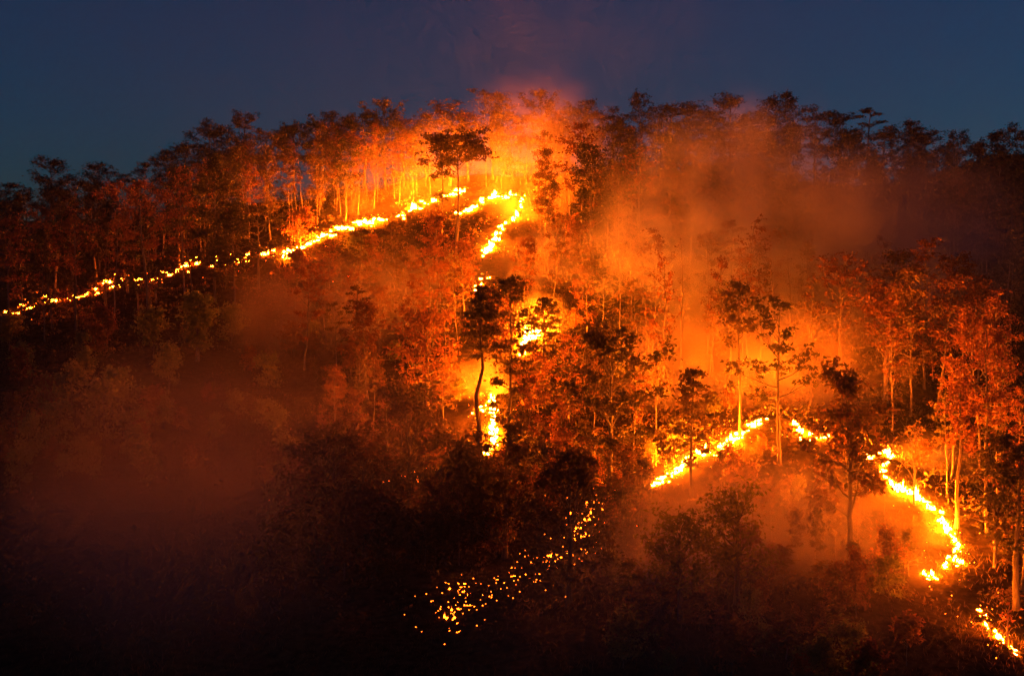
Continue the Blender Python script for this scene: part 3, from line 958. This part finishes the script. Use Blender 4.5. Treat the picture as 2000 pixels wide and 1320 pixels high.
n = 2600
uu = rng.uniform(-60, 2060, n)
ys = rng.uniform(232, 252, n)
xs = (uu - 1000) / F * ys
base = height(xs, ys)
hh = rng.uniform(0, 1, n) * (5.5 + 2.0 * np.sin(xs * 0.3) + 1.5 * np.sin(xs * 0.83 + 1))
leaf_mass('far_wood', 'dark mass of wood beyond the ridge crest', np.stack([xs, ys, base + hh + 1], -1), np.full(n, 1.5), 16, 0.6, 'leaf_dark', 5)

n = 9000
uu = rng.uniform(-60, 2060, n)
ys = rng.uniform(88, 232, n)
xs = (uu - 1000) / F * ys
base = height(xs, ys)
fd = np.array([np.min((FIRE_XY[:, 0] - a) ** 2 + (FIRE_XY[:, 1] - b - 1.5) ** 2) for a, b in zip(xs, ys)]) ** 0.5
lush = np.sin(xs * 0.12 + 2) * np.sin(ys * 0.14) + 0.7 * np.sin(xs * 0.37 + ys * 0.23) + rng.normal(size=n) * 0.5
pu, pv = survey(xs, ys, base)
gully = (pu < 620) & (pv > 700)
keep = (fd > 2.5) & (lush > -0.35) & ~(gully & (rng.uniform(size=n) < 0.75))
tang = ((pu > 540) & (pu < 1240) & (pv > 860) & (pv < 1130)) * 1.2
hh = rng.uniform(0.1, 1.0, n) * np.clip(0.7 + 0.9 * lush + tang, 0.4, 2.8) * np.clip(fd / 9, 0.3, 1)
sel = np.stack([xs, ys, base + hh], -1)[keep]
leaf_mass('thicket', 'leafy low thicket between the trees', sel, rng.uniform(0.5, 1.0, len(sel)), 12, 0.36, 'leaf', 6)

# ------------------------------------------------------------------ air and smoke
HB = (-330, -25, -50, 330, 640, 50)
mb = MB()
x0, y0, z0, x1, y1, z1 = HB
mb.add([(x0, y0, z0), (x1, y0, z0), (x1, y1, z0), (x0, y1, z0), (x0, y0, z1), (x1, y0, z1), (x1, y1, z1), (x0, y1, z1)],
       [(0, 3, 2, 1), (4, 5, 6, 7), (0, 1, 5, 4), (1, 2, 6, 5), (2, 3, 7, 6), (3, 0, 4, 7)])
hz = link('haze', mb.mesh('haze', vol_mat('haze', (0.5, 0.62, 0.8), 0.00015), False))
hz['kind'] = 'stuff'
hz['label'] = 'thin smoky haze filling the air over the hillside'


def smoke(label, c, rad, dens, color, seed, tilt=0.0, nscale=1.0, thr=0.35, res=34, rz=0.0, aniso=0.0):
    ng = bpy.data.node_groups.new('smoke', 'GeometryNodeTree')
    ng.interface.new_socket('Geometry', in_out='OUTPUT', socket_type='NodeSocketGeometry')
    N, L = ng.nodes, ng.links
    out = N.new('NodeGroupOutput'); vc = N.new('GeometryNodeVolumeCube'); sm = N.new('GeometryNodeSetMaterial')
    pos = N.new('GeometryNodeInputPosition')
    ext = Vector(rad)
    vc.inputs['Min'].default_value = -ext
    vc.inputs['Max'].default_value = ext
    big = max(rad)
    for q, e in zip(('Resolution X', 'Resolution Y', 'Resolution Z'), rad):
        vc.inputs[q].default_value = max(10, int(res * e / big))
    sca = N.new('ShaderNodeVectorMath'); sca.operation = 'DIVIDE'; sca.inputs[1].default_value = ext
    L.new(pos.outputs[0], sca.inputs[0])
    # wander of the outline
    wn_ = N.new('ShaderNodeTexNoise'); wn_.inputs['Scale'].default_value = 1.3 * nscale / big * 1.0; wn_.inputs['Detail'].default_value = 2
    of = N.new('ShaderNodeVectorMath'); of.operation = 'ADD'; of.inputs[1].default_value = (seed * 13.7, seed * 7.1, seed * 3.3)
    L.new(pos.outputs[0], of.inputs[0]); L.new(of.outputs[0], wn_.inputs['Vector'])
    sb = N.new('ShaderNodeVectorMath'); sb.operation = 'SUBTRACT'; sb.inputs[1].default_value = (0.5, 0.5, 0.5)
    L.new(wn_.outputs['Color'], sb.inputs[0])
    ms = N.new('ShaderNodeVectorMath'); ms.operation = 'SCALE'; ms.inputs['Scale'].default_value = 0.9
    L.new(sb.outputs[0], ms.inputs[0])
    ad = N.new('ShaderNodeVectorMath'); ad.operation = 'ADD'
    L.new(sca.outputs[0], ad.inputs[0]); L.new(ms.outputs[0], ad.inputs[1])
    ln = N.new('ShaderNodeVectorMath'); ln.operation = 'LENGTH'
    L.new(ad.outputs[0], ln.inputs[0])
    ln0 = N.new('ShaderNodeVectorMath'); ln0.operation = 'LENGTH'
    L.new(sca.outputs[0], ln0.inputs[0])

    def mr(src, a, b):
        m_ = N.new('ShaderNodeMapRange'); m_.interpolation_type = 'SMOOTHSTEP'
        m_.inputs['From Min'].default_value = a; m_.inputs['From Max'].default_value = b
        m_.inputs['To Min'].default_value = 0; m_.inputs['To Max'].default_value = 1
        L.new(src, m_.inputs['Value'])
        return m_.outputs[0]
    fall = mr(ln.outputs['Value'], 0.95, 0.1)
    edge = mr(ln0.outputs['Value'], 0.98, 0.6)
    no = N.new('ShaderNodeTexNoise'); no.inputs['Scale'].default_value = 3.4 * nscale / big; no.inputs['Detail'].default_value = 4; no.inputs['Roughness'].default_value = 0.55
    L.new(of.outputs[0], no.inputs['Vector'])
    nn = mr(no.outputs[0], thr, thr + 0.35)
    m1 = N.new('ShaderNodeMath'); m1.operation = 'MULTIPLY'; L.new(fall, m1.inputs[0]); L.new(edge, m1.inputs[1])
    m2 = N.new('ShaderNodeMath'); m2.operation = 'MULTIPLY'; L.new(m1.outputs[0], m2.inputs[0]); L.new(nn, m2.inputs[1])
    L.new(m2.outputs[0], vc.inputs['Density'])
    sm.inputs['Material'].default_value = vol_mat('smoke', color, dens, aniso)
    L.new(vc.outputs[0], sm.inputs[0]); L.new(sm.outputs[0], out.inputs[0])
    o = link('smoke', bpy.data.meshes.new('smoke'), None, c)
    o.rotation_euler = (0, R(tilt), R(rz))
    md = o.modifiers.new('smoke', 'NODES'); md.node_group = ng
    o['kind'] = 'stuff'
    o['label'] = label
    return o


GREY = (0.62, 0.56, 0.6)
MAUVE = (0.5, 0.5, 0.58)
BROWN = (0.66, 0.54, 0.44)
WARM = (0.8, 0.62, 0.5)
A = at_height_over
smoke('mauve smoke plume drifting over the upper right slope', A(1440, 435, 150), (22, 13, 19), 0.22, MAUVE, 1, nscale=1.5, thr=0.36)
smoke('lower pinkish smoke roll on the right slope', A(1300, 500, 142), (16, 9, 8), 0.24, MAUVE, 2, nscale=1.4, thr=0.38)
smoke('thin smoke spreading toward the far right slope', A(1740, 480, 148), (24, 13, 16), 0.13, MAUVE, 3, nscale=1.2, thr=0.25)
smoke('orange smoke rising over the top of the upper fire', A(1060, 310, 188), (17, 11, 17), 0.07, WARM, 4, nscale=1.3, thr=0.3)
smoke('glowing haze behind the upper fire line', A(800, 350, 192), (26, 9, 11), 0.055, WARM, 5, tilt=-14)
smoke('brown smoke hanging over the middle slope', A(650, 630, 145), (20, 10, 11), 0.075, BROWN, 6, nscale=1.5, thr=0.3)
smoke('low dark smoke pooling in the left gully', A(430, 900, 97), (27, 13, 13), 0.035, BROWN, 7, thr=0.05)
smoke('wide thin smoke veil in the sky above the ridge', A(1080, 90, 215), (58, 22, 20), 0.010, (0.5, 0.54, 0.6), 8, res=40, nscale=1.6)
smoke('yellow glowing smoke behind the right fire crest', A(1480, 725, 129), (20, 7, 10), 0.16, WARM, 9, nscale=1.5, thr=0.3)
smoke('yellow smoke at the right end of the fire', A(1830, 940, 116), (7, 5, 6.5), 0.26, WARM, 10)
smoke('pale smoke column beside the lower right flames', A(1822, 1065, 99), (1.6, 1.5, 4.0), 0.16, WARM, 11, res=30)
smoke('orange smoke pocket behind the central trees', A(930, 775, 133), (6.5, 4.5, 7), 0.5, WARM, 12)
smoke('red smoke rising between the central trees', A(1080, 520, 160), (10, 8, 10), 0.10, GREY, 13)
smoke('red brown smoke filling the slope below the upper fire', A(880, 560, 160), (24, 9, 10), 0.06, GREY, 18)
smoke('red smoke in the wood above the right fire', A(1500, 600, 148), (26, 9, 10), 0.08, GREY, 19)
smoke('dark brown smoke spreading over the foreground grass', A(330, 1100, 78), (20, 10, 10), 0.05, BROWN, 14, thr=0.1)
smoke('faint brown smoke veil added to lighten the right foreground brush', A(1350, 1180, 76), (24, 9, 9), 0.025, BROWN, 20, thr=0.1)  # added veil: lightens foreground brush that the firelight leaves black
smoke('dim red smoke veil added to brighten the right foreground', A(1450, 1060, 94), (20, 10, 10), 0.09, GREY, 16, thr=0.1)  # added so that scattered firelight lifts the dark foreground crowns
smoke('orange smoke by the flame patch right of the central tree', A(1050, 640, 149), (5, 4, 6), 0.3, WARM, 17)
smoke('orange smoke round the middle fire patches', A(1130, 960, 116), (8, 5, 6), 0.12, WARM, 15)
